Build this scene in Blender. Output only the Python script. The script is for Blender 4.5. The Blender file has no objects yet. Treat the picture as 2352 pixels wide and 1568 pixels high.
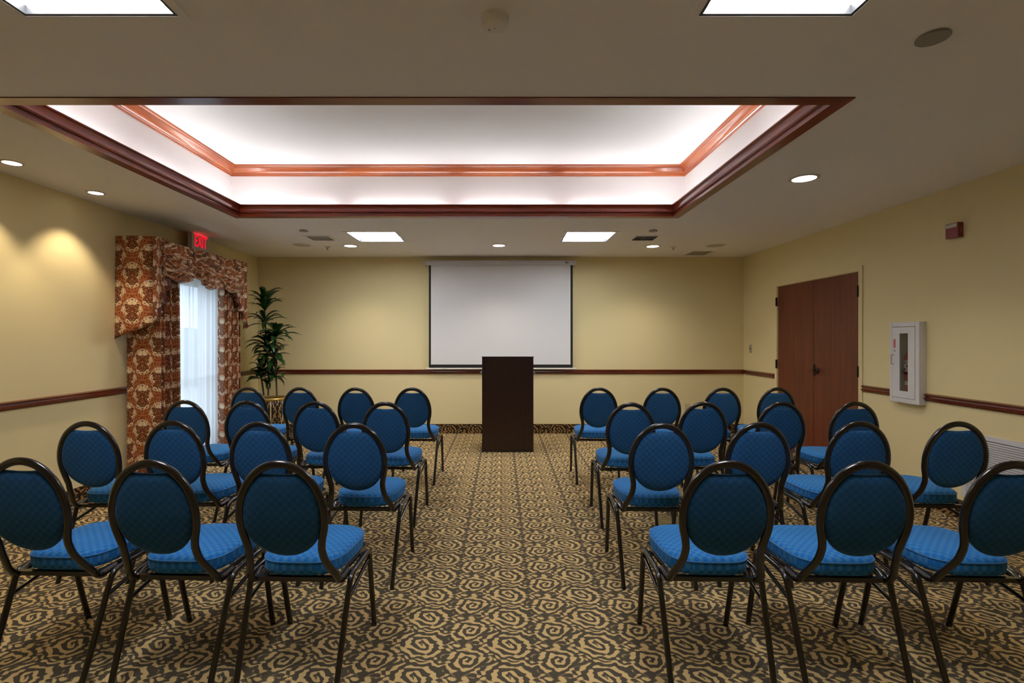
import bpy, math, random
from math import sin, cos, pi, radians, sqrt
from mathutils import Vector, Matrix

scene = bpy.context.scene
COL = scene.collection

# ------------------------------------------------------------------ camera, world, exposure
CAM_Z = 1.385
cd = bpy.data.cameras.new('camera')
cd.sensor_width = 36.0
cd.lens = 36.0 * 1144.0 / 2352.0
cd.shift_x = (1176 - 1153) / 2352.0
cd.shift_y = -(784 - 776) / 2352.0
cd.clip_start = 0.05
cam = bpy.data.objects.new('camera', cd)
cam.location = (0, 0, CAM_Z)
cam.rotation_euler = (pi / 2, 0, 0)
COL.objects.link(cam)
scene.camera = cam

w = bpy.data.worlds.new('world'); scene.world = w; w.use_nodes = True
bg = w.node_tree.nodes['Background']
bg.inputs[0].default_value = (0.66, 0.80, 1.0, 1)
bg.inputs[1].default_value = 3.3

vs = scene.view_settings
vs.view_transform = 'Standard'; vs.look = 'None'; vs.gamma = 1.0
vs.use_curve_mapping = False
vs.exposure = 0.66
scene.cycles.max_bounces = 10
scene.cycles.diffuse_bounces = 6
scene.cycles.transparent_max_bounces = 16
scene.cycles.sample_clamp_indirect = 6.0
scene.cycles.caustics_reflective = False
scene.cycles.caustics_refractive = False

TROFFER = 18.5      # radiance of the troffer diffusers
TUBE = 17.5         # radiance of the cove tubes
SPOT_BIG = 30.0
SPOT_SMALL = 21.0

# ------------------------------------------------------------------ room dimensions
H = 2.561
XL, XR = -3.548, 3.510
YB, YF = 7.234, -2.6
TX0, TX1, TY0, TY1 = -2.60, 1.725, 2.43, 4.87     # tray opening
ZT = 3.092

# ------------------------------------------------------------------ mesh helpers
class MB:
    def __init__(s): s.v = []; s.f = []; s.uv = []
    def add(s, vs_, fs, uvs=None):
        b = len(s.v); s.v += [tuple(p) for p in vs_]
        for f in fs: s.f.append([b + i for i in f])
        s.uv += list(uvs) if uvs else [(0, 0)] * len(vs_)
        return s
    def box(s, x0, x1, y0, y1, z0, z1):
        v = [(x0,y0,z0),(x1,y0,z0),(x1,y1,z0),(x0,y1,z0),(x0,y0,z1),(x1,y0,z1),(x1,y1,z1),(x0,y1,z1)]
        return s.add(v, [(0,3,2,1),(4,5,6,7),(0,1,5,4),(1,2,6,5),(2,3,7,6),(3,0,4,7)])
    def tube(s, pts, r, n=10, closed=False, r2=None, up=None, cap=True):
        """sweep an ellipse (r along the side, r2 along the up axis) along pts"""
        P = [Vector(p) for p in pts]; m = len(P); r2 = r2 or r
        rs = r if isinstance(r, (list, tuple)) else [r] * m
        rr = r2 if isinstance(r2, (list, tuple)) else [r2] * m
        vs_ = []; prev = None
        for i in range(m):
            if closed: t = P[(i + 1) % m] - P[i - 1]
            else: t = P[min(i + 1, m - 1)] - P[max(i - 1, 0)]
            t.normalize()
            if up is not None:
                a = t.cross(Vector(up)).normalized()
            else:
                if prev is None:
                    a = t.cross(Vector((0, 0, 1)) if abs(t.z) < .9 else Vector((1, 0, 0))).normalized()
                else:
                    a = (prev - t * prev.dot(t)).normalized()
            prev = a
            b = t.cross(a).normalized()
            for k in range(n):
                an = 2 * pi * k / n
                vs_.append(P[i] + a * cos(an) * rs[i] + b * sin(an) * rr[i])
        fs = []
        for i in range(m if closed else m - 1):
            j = (i + 1) % m
            for k in range(n):
                fs.append((i*n+k, i*n+(k+1)%n, j*n+(k+1)%n, j*n+k))
        if not closed and cap:
            fs.append(tuple(range(n))[::-1]); fs.append(tuple((m-1)*n + k for k in range(n)))
        return s.add(vs_, fs)
    def lathe(s, prof, cx=0, cy=0, n=32, cap0=True, cap1=True, z0=0):
        vs_ = []; uv = []
        for (r, z) in prof:
            for k in range(n):
                a = 2*pi*k/n
                vs_.append((cx + r*cos(a), cy + r*sin(a), z0 + z)); uv.append((k/n, z))
        fs = []
        for i in range(len(prof)-1):
            for k in range(n):
                fs.append((i*n+k, i*n+(k+1)%n, (i+1)*n+(k+1)%n, (i+1)*n+k))
        if cap0: fs.append(tuple(range(n))[::-1])
        if cap1: fs.append(tuple((len(prof)-1)*n+k for k in range(n)))
        return s.add(vs_, fs, uv)
    def grid(s, nu, nv, fn, closed_u=False):
        """fn(u, v) -> (point, (U, V))"""
        vs_ = []; uv = []
        for j in range(nv+1):
            for i in range(nu+1):
                p, q = fn(i/nu, j/nv); vs_.append(p); uv.append(q)
        fs = [(j*(nu+1)+i, j*(nu+1)+i+1, (j+1)*(nu+1)+i+1, (j+1)*(nu+1)+i) for j in range(nv) for i in range(nu)]
        return s.add(vs_, fs, uv)
    def rings(s, rings_, cap0=True, cap1=True):
        n = len(rings_[0]); vs_ = [p for r in rings_ for p in r]; fs = []
        for i in range(len(rings_)-1):
            for k in range(n):
                fs.append((i*n+k, i*n+(k+1)%n, (i+1)*n+(k+1)%n, (i+1)*n+k))
        if cap0: fs.append(tuple(range(n))[::-1])
        if cap1: fs.append(tuple((len(rings_)-1)*n+k for k in range(n)))
        return s.add(vs_, fs)
    def loop_mould(s, prof, x0, x1, y0, y1):
        """profile (inset, z) swept round a rectangle with mitred corners; closed profile"""
        rings_ = []
        for (d, z) in prof:
            rings_.append([(x0+d, y0+d, z), (x1-d, y0+d, z), (x1-d, y1-d, z), (x0+d, y1-d, z)])
        m = len(prof); vs_ = [p for r in rings_ for p in r]; fs = []
        for i in range(m):
            j = (i+1) % m
            for k in range(4):
                fs.append((i*4+k, i*4+(k+1)%4, j*4+(k+1)%4, j*4+k))
        s.side = [k % 2 for i in range(m) for k in range(4)]
        return s.add(vs_, fs)
    def prism(s, prof, axis, a0, a1, conv):
        """closed 2-D profile extruded from a0 to a1; conv(p, q, a) -> point"""
        m = len(prof)
        vs_ = [conv(p, q, a0) for p, q in prof] + [conv(p, q, a1) for p, q in prof]
        fs = [(i, (i+1)%m, m+(i+1)%m, m+i) for i in range(m)] + [tuple(range(m))[::-1], tuple(range(m, 2*m))]
        return s.add(vs_, fs)
    def build(s, name, mat=None, parent=None, smooth=False, bevel=0, sub=0, solid=0, angle=40, fix=True, mat2=None):
        me = bpy.data.meshes.new(name)
        me.from_pydata(s.v, [], s.f); me.update()
        uvl = me.uv_layers.new(name='UVMap')
        for l in me.loops: uvl.data[l.index].uv = s.uv[l.vertex_index]
        if fix:
            import bmesh
            bm = bmesh.new(); bm.from_mesh(me)
            bmesh.ops.recalc_face_normals(bm, faces=bm.faces)
            bm.to_mesh(me); bm.free()
        if smooth:
            me.polygons.foreach_set('use_smooth', [True]*len(me.polygons))
            if angle: me.set_sharp_from_angle(angle=radians(angle))
        if mat: me.materials.append(mat)
        if mat2:
            me.materials.append(mat2); me.polygons.foreach_set('material_index', s.side)
        o = bpy.data.objects.new(name, me); COL.objects.link(o)
        if parent is not None: o.parent = parent
        if bevel:
            b = o.modifiers.new('bevel', 'BEVEL'); b.width = bevel; b.segments = 2; b.limit_method = 'ANGLE'
        if sub:
            m = o.modifiers.new('subd', 'SUBSURF'); m.levels = sub; m.render_levels = sub
        if solid:
            m = o.modifiers.new('solid', 'SOLIDIFY'); m.thickness = solid; m.offset = 0
        return o

def empty(name, loc, label, cat, group=None, rz=0):
    o = bpy.data.objects.new(name, None); COL.objects.link(o)
    o.location = loc; o.rotation_euler = (0, 0, rz); o.empty_display_size = .05
    return tag(o, label, cat, group)
def tag(o, label=None, cat=None, group=None):
    if label: o['label'] = label
    if cat: o['category'] = cat
    if group: o['group'] = group
    return o
def struct(o, label=None):
    o['kind'] = 'structure'
    if label: o['label'] = label
    return o
def copy_tree(o, parent=None):
    c = o.copy(); COL.objects.link(c)
    if parent is not None: c.parent = parent
    for ch in [x for x in CH.get(o.name, [])]:
        copy_tree(ch, c)
    return c
CH = {}
def index_children(root):
    CH[root.name] = [o for o in COL.objects if o.parent == root]
    for o in CH[root.name]: index_children(o)

def text_mesh(name, txt, size, mat, parent, loc, rot, depth=.001, space=1.0, bold=0.0):
    cu = bpy.data.curves.new('t', 'FONT'); cu.body = txt; cu.size = size; cu.extrude = depth
    cu.align_x = 'CENTER'; cu.align_y = 'CENTER'; cu.space_character = space; cu.offset = bold
    to = bpy.data.objects.new('t', cu); COL.objects.link(to)
    bpy.context.view_layer.update()
    dg = bpy.context.evaluated_depsgraph_get()
    me = bpy.data.meshes.new_from_object(to.evaluated_get(dg))
    bpy.data.objects.remove(to)
    me.name = name; me.materials.clear(); me.materials.append(mat)
    o = bpy.data.objects.new(name, me); COL.objects.link(o)
    o.parent = parent; o.location = loc; o.rotation_euler = rot
    return o

# ------------------------------------------------------------------ material helpers
def mat(name, col, rough=.5, metal=0, spec=.5, coat=0, emit=None, estr=0, bump=None, noise=None, sheen=0, sheen_col=None):
    m = bpy.data.materials.new(name); m.use_nodes = True; nt = m.node_tree
    b = nt.nodes['Principled BSDF']
    b.inputs['Base Color'].default_value = (*col, 1)
    b.inputs['Roughness'].default_value = rough; b.inputs['Metallic'].default_value = metal
    b.inputs['Specular IOR Level'].default_value = spec
    b.inputs['Coat Weight'].default_value = coat; b.inputs['Coat Roughness'].default_value = .12
    if sheen:
        b.inputs['Sheen Weight'].default_value = sheen; b.inputs['Sheen Roughness'].default_value = .35
        if sheen_col: b.inputs['Sheen Tint'].default_value = (*sheen_col, 1)
    if emit:
        b.inputs['Emission Color'].default_value = (*emit, 1); b.inputs['Emission Strength'].default_value = estr
    tc = None
    if noise or bump:
        tc = nt.nodes.new('ShaderNodeTexCoord')
    if noise:   # (scale, amount)
        n = nt.nodes.new('ShaderNodeTexNoise'); n.inputs['Scale'].default_value = noise[0]; n.inputs['Detail'].default_value = 4
        nt.links.new(tc.outputs['Object'], n.inputs['Vector'])
        mx = nt.nodes.new('ShaderNodeMix'); mx.data_type = 'RGBA'
        a = noise[1]
        mx.inputs['A'].default_value = (*[c*(1-a) for c in col], 1); mx.inputs['B'].default_value = (*[min(1, c*(1+a)) for c in col], 1)
        nt.links.new(n.outputs['Fac'], mx.inputs['Factor']); nt.links.new(mx.outputs['Result'], b.inputs['Base Color'])
    if bump:    # (scale, strength, distance)
        n = nt.nodes.new('ShaderNodeTexNoise'); n.inputs['Scale'].default_value = bump[0]; n.inputs['Detail'].default_value = 3
        nt.links.new(tc.outputs['Object'], n.inputs['Vector'])
        bp = nt.nodes.new('ShaderNodeBump'); bp.inputs['Strength'].default_value = bump[1]; bp.inputs['Distance'].default_value = bump[2]
        nt.links.new(n.outputs['Fac'], bp.inputs['Height']); nt.links.new(bp.outputs['Normal'], b.inputs['Normal'])
    return m

def wood(name, c0, c1, rough=.3, coat=.3, axis=2, scale=1.0, stretch=18):
    m = mat(name, c1, rough, coat=coat); nt = m.node_tree; b = nt.nodes['Principled BSDF']
    tc = nt.nodes.new('ShaderNodeTexCoord'); mp = nt.nodes.new('ShaderNodeMapping')
    s = [22*scale]*3; s[axis] = 22*scale/stretch
    mp.inputs['Scale'].default_value = s
    nt.links.new(tc.outputs['Object'], mp.inputs['Vector'])
    n = nt.nodes.new('ShaderNodeTexNoise'); n.inputs['Scale'].default_value = 1.0; n.inputs['Detail'].default_value = 6; n.inputs['Distortion'].default_value = .6
    nt.links.new(mp.outputs['Vector'], n.inputs['Vector'])
    r = nt.nodes.new('ShaderNodeValToRGB'); r.color_ramp.elements[0].position = .32; r.color_ramp.elements[1].position = .68
    r.color_ramp.elements[0].color = (*c0, 1); r.color_ramp.elements[1].color = (*c1, 1)
    nt.links.new(n.outputs['Fac'], r.inputs['Fac']); nt.links.new(r.outputs['Color'], b.inputs['Base Color'])
    return m

class Ex:
    """an expression on shader Math nodes"""
    nt = None
    def __init__(s, sock): s.s = sock
    @staticmethod
    def op(name, *a):
        n = Ex.nt.nodes.new('ShaderNodeMath'); n.operation = name
        for i, x in enumerate(a):
            if isinstance(x, Ex): Ex.nt.links.new(x.s, n.inputs[i])
            else: n.inputs[i].default_value = float(x)
        return Ex(n.outputs[0])
    def __add__(s, o): return Ex.op('ADD', s, o)
    __radd__ = __add__
    def __sub__(s, o): return Ex.op('SUBTRACT', s, o)
    def __rsub__(s, o): return Ex.op('SUBTRACT', o, s)
    def __mul__(s, o): return Ex.op('MULTIPLY', s, o)
    __rmul__ = __mul__
    def __gt__(s, o): return Ex.op('GREATER_THAN', s, o)
    def __lt__(s, o): return Ex.op('LESS_THAN', s, o)
class F:
    sin = staticmethod(lambda a: Ex.op('SINE', a)); cos = staticmethod(lambda a: Ex.op('COSINE', a))
    exp = staticmethod(lambda a: Ex.op('EXPONENT', a)); sqrt = staticmethod(lambda a: Ex.op('SQRT', a))
    abs = staticmethod(lambda a: Ex.op('ABSOLUTE', a)); floor = staticmethod(lambda a: Ex.op('FLOOR', a))
    atan2 = staticmethod(lambda a, b: Ex.op('ARCTAN2', a, b)); min = staticmethod(lambda a, b: Ex.op('MINIMUM', a, b))

def carpet_field(x, y):
    P, Q = .395, .22; T = 2*pi
    x0, y0 = x, y
    x = x0 + .009*F.sin(y0*(T/Q)+1.0) + .005*F.sin(x0*(3*T/P)+y0*(T/Q))
    y = y0 + .007*F.sin(x0*(2*T/P)+.7) + .0035*F.sin(x0*(T/P*5)-y0*(T/Q*2))
    tot = None
    for (ox, oy, s, lam, ph, wid) in ((0,0,1,.0385,0.4,.090), (.5,.5,-1,.0345,2.0,.072)):
        u = x*(1/P)+ox; v = y*(1/Q)+oy
        du = (u-F.floor(u+.5))*P; dv = (v-F.floor(v+.5))*Q
        th = F.atan2(dv, du)
        r = F.sqrt(du*du+dv*dv*1.25+.00004)+.0035*F.sin(th*2+ph)
        lr = r*(T/lam)
        f = F.sin(th*s+lr+ph)+F.sin(th*(4*s)-lr*.6+(ph+1))*.45
        t = f*F.exp(r*r*(-1/(wid*wid)))
        tot = t if tot is None else tot+t
    q = x*(T/P); p = y*(T/Q)
    g = F.sin(q*5+p*4+F.sin(p*2+q)*2.6+F.sin(q*3-p)*1.8)+F.sin(q*8-p*3+F.sin(p*3+q*2)*2.0)*.7
    return tot+g*.23-.075

def carpet_mat(name, axes, gold, dark, k=1.0):
    m = bpy.data.materials.new(name); m.use_nodes = True; nt = m.node_tree; Ex.nt = nt
    b = nt.nodes['Principled BSDF']; b.inputs['Roughness'].default_value = .95; b.inputs['Specular IOR Level'].default_value = .08
    tc = nt.nodes.new('ShaderNodeTexCoord'); sp = nt.nodes.new('ShaderNodeSeparateXYZ')
    nt.links.new(tc.outputs['Object'], sp.inputs[0])
    x = Ex(sp.outputs[axes[0]])*k-.04; y = Ex(sp.outputs[axes[1]])*k-.055
    n = nt.nodes.new('ShaderNodeTexNoise'); n.inputs['Scale'].default_value = 260; n.inputs['Detail'].default_value = 1
    nt.links.new(tc.outputs['Object'], n.inputs['Vector'])
    f = carpet_field(x, y) + (Ex(n.outputs['Fac'])-.5)*.55
    mr = nt.nodes.new('ShaderNodeMapRange'); mr.inputs['From Min'].default_value = -.05; mr.inputs['From Max'].default_value = .05
    nt.links.new(f.s, mr.inputs['Value'])
    mx = nt.nodes.new('ShaderNodeMix'); mx.data_type = 'RGBA'
    mx.inputs['A'].default_value = (*dark, 1); mx.inputs['B'].default_value = (*gold, 1)
    nt.links.new(mr.outputs['Result'], mx.inputs['Factor'])
    # fibre speckle
    n2 = nt.nodes.new('ShaderNodeTexNoise'); n2.inputs['Scale'].default_value = 420; n2.inputs['Detail'].default_value = 2
    nt.links.new(tc.outputs['Object'], n2.inputs['Vector'])
    mr2 = nt.nodes.new('ShaderNodeMapRange'); mr2.inputs['To Min'].default_value = .72; mr2.inputs['To Max'].default_value = 1.25
    mr2.inputs['From Min'].default_value = .25; mr2.inputs['From Max'].default_value = .75
    nt.links.new(n2.outputs['Fac'], mr2.inputs['Value'])
    vm = nt.nodes.new('ShaderNodeVectorMath'); vm.operation = 'SCALE'
    nt.links.new(mx.outputs['Result'], vm.inputs[0]); nt.links.new(mr2.outputs['Result'], vm.inputs['Scale'])
    nt.links.new(vm.outputs[0], b.inputs['Base Color'])
    bp = nt.nodes.new('ShaderNodeBump'); bp.inputs['Strength'].default_value = .35; bp.inputs['Distance'].default_value = .004
    nt.links.new(n2.outputs['Fac'], bp.inputs['Height']); nt.links.new(bp.outputs['Normal'], b.inputs['Normal'])
    return m

def damask_mat(name):
    m = bpy.data.materials.new(name); m.use_nodes = True; nt = m.node_tree; Ex.nt = nt
    b = nt.nodes['Principled BSDF']; b.inputs['Roughness'].default_value = .6; b.inputs['Specular IOR Level'].default_value = .3
    b.inputs['Sheen Weight'].default_value = .15
    tc = nt.nodes.new('ShaderNodeTexCoord'); sp = nt.nodes.new('ShaderNodeSeparateXYZ')
    nt.links.new(tc.outputs['UV'], sp.inputs[0])
    U = Ex(sp.outputs[0]); V = Ex(sp.outputs[1])
    def med(u, v):
        a = F.abs(u-F.floor(u+.5)); bb = v-F.floor(v+.5)
        X = a*.31; Y = bb*.33
        r = F.sqrt(X*X+Y*Y+1e-6); th = F.atan2(Y, X)
        R = .100+.022*F.sin(th*2-.9)+.010*F.sin(th*5+.6)+.004*F.sin(th*17)
        ri = .066+.020*F.sin(th*3-1.2)+.010*F.sin(th*8+1.0)
        dots = F.sin(X*190+F.sin(Y*120)*1.2)*F.sin(Y*150-X*60+.8)
        scr = F.sin(th*2+r*260)+F.sin(th*6-r*170)*.6
        return r-R, r-ri, dots, scr
    A = med(U, V); B = med(U+.5, V+.5)
    rust = (.25,.046,.011); cream = (.78,.60,.40); dark = (.040,.020,.010); tan = (.40,.150,.045)
    d = F.min(A[0], B[0])
    cur = None
    def put(mask, c, prev):
        mx = nt.nodes.new('ShaderNodeMix'); mx.data_type = 'RGBA'
        nt.links.new(mask.s, mx.inputs['Factor'])
        if isinstance(prev, tuple): mx.inputs['A'].default_value = (*prev, 1)
        else: nt.links.new(prev, mx.inputs['A'])
        mx.inputs['B'].default_value = (*c, 1)
        return mx.outputs['Result']
    cur = rust
    for Z in (A, B): cur = put((Z[3] > .55)*(Z[0] < .06)*(d > 0.0), tan, cur)
    for Z in (A, B):
        mm = Z[0] < 0.0
        cur = put(mm, cream, cur)
        cur = put((Z[0] < -.007)*(Z[0] > -.011), rust, cur)
        cur = put(mm*(Z[1] < 0.0), dark, cur)
        cur = put(mm*(Z[1] < -.006)*(Z[2] > .15), tan, cur)
        cur = put(mm*(Z[1] < -.006)*(Z[2] < -.45), rust, cur)
        cur = put(mm*(Z[1] > .006)*(Z[2] < -.6), dark, cur)
    nt.links.new(cur, b.inputs['Base Color'])
    return m

def checker_fabric(name, ca, cb, scale3, off):
    m = mat(name, ca, .85, spec=.15, sheen=.35, sheen_col=(.35, .6, 1.0)); nt = m.node_tree; b = nt.nodes['Principled BSDF']
    tc = nt.nodes.new('ShaderNodeTexCoord'); mp = nt.nodes.new('ShaderNodeMapping')
    mp.inputs['Scale'].default_value = scale3; mp.inputs['Location'].default_value = off
    nt.links.new(tc.outputs['Object'], mp.inputs['Vector'])
    ck = nt.nodes.new('ShaderNodeTexChecker'); ck.inputs['Scale'].default_value = 1.0
    ck.inputs['Color1'].default_value = (*ca, 1); ck.inputs['Color2'].default_value = (*cb, 1)
    nt.links.new(mp.outputs['Vector'], ck.inputs['Vector'])
    n = nt.nodes.new('ShaderNodeTexNoise'); n.inputs['Scale'].default_value = 6; n.inputs['Detail'].default_value = 3
    nt.links.new(tc.outputs['Object'], n.inputs['Vector'])
    mr = nt.nodes.new('ShaderNodeMapRange'); mr.inputs['To Min'].default_value = .8; mr.inputs['To Max'].default_value = 1.15
    nt.links.new(n.outputs['Fac'], mr.inputs['Value'])
    vm = nt.nodes.new('ShaderNodeVectorMath'); vm.operation = 'SCALE'
    nt.links.new(ck.outputs['Color'], vm.inputs[0]); nt.links.new(mr.outputs['Result'], vm.inputs['Scale'])
    nt.links.new(vm.outputs[0], b.inputs['Base Color'])
    return m

def sheer_mat():
    m = bpy.data.materials.new('sheer_voile'); m.use_nodes = True; nt = m.node_tree
    nt.nodes.clear()
    out = nt.nodes.new('ShaderNodeOutputMaterial')
    tl = nt.nodes.new('ShaderNodeBsdfTranslucent'); tl.inputs[0].default_value = (.95,.95,.97,1)
    df = nt.nodes.new('ShaderNodeBsdfDiffuse'); df.inputs[0].default_value = (.9,.9,.92,1)
    tr = nt.nodes.new('ShaderNodeBsdfTransparent')
    a = nt.nodes.new('ShaderNodeMixShader'); a.inputs[0].default_value = .3
    b = nt.nodes.new('ShaderNodeMixShader'); b.inputs[0].default_value = .11
    nt.links.new(tl.outputs[0], a.inputs[1]); nt.links.new(df.outputs[0], a.inputs[2])
    nt.links.new(a.outputs[0], b.inputs[1]); nt.links.new(tr.outputs[0], b.inputs[2])
    nt.links.new(b.outputs[0], out.inputs[0])
    return m
def glass_mat(name, tint=(.96,.98,.98), refl=.08):
    m = bpy.data.materials.new(name); m.use_nodes = True; nt = m.node_tree; nt.nodes.clear()
    out = nt.nodes.new('ShaderNodeOutputMaterial')
    tr = nt.nodes.new('ShaderNodeBsdfTransparent'); tr.inputs[0].default_value = (*tint, 1)
    gl = nt.nodes.new('ShaderNodeBsdfGlossy'); gl.inputs['Roughness'].default_value = .03
    mx = nt.nodes.new('ShaderNodeMixShader'); mx.inputs[0].default_value = refl
    nt.links.new(tr.outputs[0], mx.inputs[1]); nt.links.new(gl.outputs[0], mx.inputs[2]); nt.links.new(mx.outputs[0], out.inputs[0])
    return m

# ------------------------------------------------------------------ materials
M_ceil = mat('ceiling_paint', (.86,.845,.835), .9, spec=.1, bump=(90, .12, .002))
M_tray = mat('tray_paint', (.86,.86,.86), .9, spec=.1)
M_wall = mat('wall_vinyl', (.765,.66,.375), .8, spec=.25, bump=(140, .25, .002))
M_door = wood('door_cherry', (.105,.018,.008), (.170,.036,.014), .42, .08, axis=2, scale=1.3, stretch=22)
M_trimX = wood('cherry_along_x', (.10,.014,.007), (.19,.036,.013), .22, .5, axis=0, scale=.8, stretch=14)
M_trimY = wood('cherry_along_y', (.10,.014,.007), (.19,.036,.013), .22, .5, axis=1, scale=.8, stretch=14)
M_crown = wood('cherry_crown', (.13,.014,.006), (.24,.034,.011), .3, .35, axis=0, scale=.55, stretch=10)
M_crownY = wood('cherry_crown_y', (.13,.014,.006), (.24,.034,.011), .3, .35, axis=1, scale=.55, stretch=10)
M_crown_litY = wood('cherry_crown_lit_y', (.26,.050,.014), (.46,.125,.034), .3, .35, axis=1, scale=.5, stretch=8)  # same cherry as the lip, with the cove glow put into lighter colours
M_crown_lit = wood('cherry_upper_crown', (.26,.050,.014), (.46,.125,.034), .3, .35, axis=0, scale=.5, stretch=8)  # cove light painted in as a brighter orange cherry
M_lect = wood('mahogany_laminate', (.012,.0025,.0020), (.026,.005,.0035), .30, .2, axis=2, scale=1.6, stretch=26)
M_black = mat('black_edge', (.006,.006,.006), .4)
M_blackfab = mat('black_masking', (.008,.008,.008), .7, noise=(30, .2))
M_screen = mat('screen_vinyl', (.74,.75,.78), .85, spec=.15, noise=(3, .02))
M_casewhite = mat('white_metal', (.62,.62,.66), .45, noise=(4, .03))
M_cabinet = mat('cabinet_enamel', (.66,.66,.69), .4, noise=(4, .03))
M_frame = mat('bronze_tube', (.009,.006,.005), .24, metal=.25, spec=.7, coat=.5, noise=(40, .3))
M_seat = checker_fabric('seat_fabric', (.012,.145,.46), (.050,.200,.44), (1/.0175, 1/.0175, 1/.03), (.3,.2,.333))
M_back = checker_fabric('back_fabric_shaded', (.013,.080,.235), (.027,.100,.225), (1/.0175,.0001,1/.0175), (.3,.5,.3))  # the seat's blue darkened: shade on the chair backs put into the colour
M_pipe = mat('piping_fabric', (.02,.14,.36), .8, sheen=.3, noise=(60, .2))
M_carpet = carpet_mat('floor_carpet', (0,1), (.62,.44,.20), (.088,.072,.050))
M_cbaseX = carpet_mat('carpet_base_x', (0,2), (.30,.17,.065), (.022,.016,.010))
M_cbaseY = carpet_mat('carpet_base_y', (1,2), (.30,.17,.065), (.022,.016,.010))
M_damask = damask_mat('damask_cloth')
M_lining = mat('burgundy_lining', (.085,.010,.012), .7, noise=(20, .2))
M_sheer = sheer_mat()
M_glass = glass_mat('pane_glass')
M_trof = mat('troffer_lens', (.9,.9,.9), .6, emit=(.97,.98,1.0), estr=TROFFER)
M_trofdark = mat('troffer_shadow_gap', (.045,.045,.05), .5)
M_tube = mat('tube_glow', (.9,.9,.9), .5, emit=(.95,.97,1.0), estr=TUBE)
M_lens = mat('downlight_lens', (.9,.88,.82), .5, emit=(1.0,.93,.82), estr=4.0)
M_white = mat('white_trim_ring', (.62,.58,.53), .5, noise=(10, .03))
M_vent = mat('register_grey', (.40,.40,.42), .5, noise=(10, .05))
M_ventdark = mat('register_throat', (.03,.03,.035), .8)
M_disc = mat('grey_cover_disc', (.30,.28,.25), .6, noise=(12, .05))
M_spk = mat('speaker_grille', (.50,.46,.40), .7, noise=(200, .15))
M_red = mat('red_plastic', (.22,.008,.010), .35, coat=.3)
M_redtag = mat('red_label', (.55,.01,.02), .5)
M_redsteel = mat('red_cylinder', (.48,.015,.012), .3, coat=.4)
M_labelw = mat('white_label', (.75,.73,.70), .5)
M_strobe = mat('strobe_lens', (.55,.55,.52), .12, spec=.8, noise=(180, .7))
M_exitbody = mat('exit_housing', (.52,.49,.42), .5)
M_exitred = mat('exit_letters', (.6,.0,.0), .5, emit=(1.0,.0,.02), estr=.62)
M_exitbot = mat('exit_glow_strip', (.5,.0,.0), .5, emit=(1.0,.03,.05), estr=3.5)
M_bronze = mat('dark_bronze', (.030,.022,.016), .35, metal=.6, noise=(30, .2))
M_steel = mat('steel', (.35,.35,.36), .3, metal=.9)
M_silver = mat('silver_bracket', (.55,.55,.57), .4, metal=.3)
M_grille = mat('grille_white', (.62,.63,.68), .5)
M_grilledk = mat('grille_gap', (.02,.02,.02), .8)
M_ivory = mat('ivory_plate', (.42,.38,.26), .5)
M_outlet = mat('almond_plate', (.60,.52,.30), .5)
M_brass = mat('aged_brass', (.28,.21,.085), .4, metal=.5, noise=(20, .2))
M_leaf = mat('dracaena_leaf', (.012,.060,.012), .32, spec=.5, coat=.3, noise=(14, .5))
M_cane = mat('cane_bark', (.085,.080,.030), .7, noise=(60, .5))
M_gold = mat('gold_rim', (.50,.33,.08), .35, metal=.5, noise=(120, .45))
M_soil = mat('soil', (.03,.02,.012), .95, noise=(60, .5))
M_alu = mat('door_aluminium', (.18,.19,.21), .4, metal=.4)
M_patio = mat('patio_concrete', (.55,.55,.52), .9, noise=(5, .15))
M_hedge = mat('hedge_green', (.10,.17,.06), .9, noise=(12, .6))
M_jamb = mat('jamb_white', (.62,.62,.60), .6)

# ------------------------------------------------------------------ room shell
def plate(a0, a1, b0, b1, holes, box):
    """tile [a0,a1]x[b0,b1] minus rectangular holes into boxes"""
    As = sorted({a0, a1, *[h[0] for h in holes], *[h[1] for h in holes]})
    Bs = sorted({b0, b1, *[h[2] for h in holes], *[h[3] for h in holes]})
    for i in range(len(As)-1):
        run = None
        for j in range(len(Bs)-1):
            ca, cb = (As[i]+As[i+1])/2, (Bs[j]+Bs[j+1])/2
            inside = any(h[0] < ca < h[1] and h[2] < cb < h[3] for h in holes)
            if not inside:
                run = [Bs[j], Bs[j+1]] if run is None else [run[0], Bs[j+1]]
            if (inside or j == len(Bs)-2) and run:
                box(As[i], As[i+1], run[0], run[1]); run = None

m = MB(); m.box(XL-.15, XR+.15, YF-.15, YB+.15, -.10, 0)
struct(m.build('floor', M_carpet), 'carpet of gold scrolls on dark taupe')

TROFF = [(-1.4575, 5.80), (.995, 5.80), (-1.4575, 1.535), (.995, 1.535)]
TH = .287
VENTS = [(-2.135, 5.865), (1.68, 5.865)]
holes = [(TX0, TX1, TY0, TY1)] + [(x-TH, x+TH, y-TH, y+TH) for x, y in TROFF] + [(x-.135, x+.135, y-.135, y+.135) for x, y in VENTS]
m = MB(); plate(XL-.15, XR+.15, YF-.15, YB+.15, holes, lambda a, b, c, d: m.box(a, b, c, d, H, H+.02))
struct(m.build('ceiling', M_ceil), 'flat painted ceiling round the raised tray')
m = MB(); e = .10
m.box(TX0-e-.02, TX1+e+.02, TY0-e-.02, TY1+e+.02, ZT, ZT+.02)
m.box(TX0-e-.02, TX0-e, TY0-e-.02, TY1+e+.02, H+.02, ZT); m.box(TX1+e, TX1+e+.02, TY0-e-.02, TY1+e+.02, H+.02, ZT)
m.box(TX0-e, TX1+e, TY0-e-.02, TY0-e, H+.02, ZT); m.box(TX0-e, TX1+e, TY1+e, TY1+e+.02, H+.02, ZT)
o = struct(m.build('ceiling_tray', M_tray), 'white raised tray ceiling lit from its cove')

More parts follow.
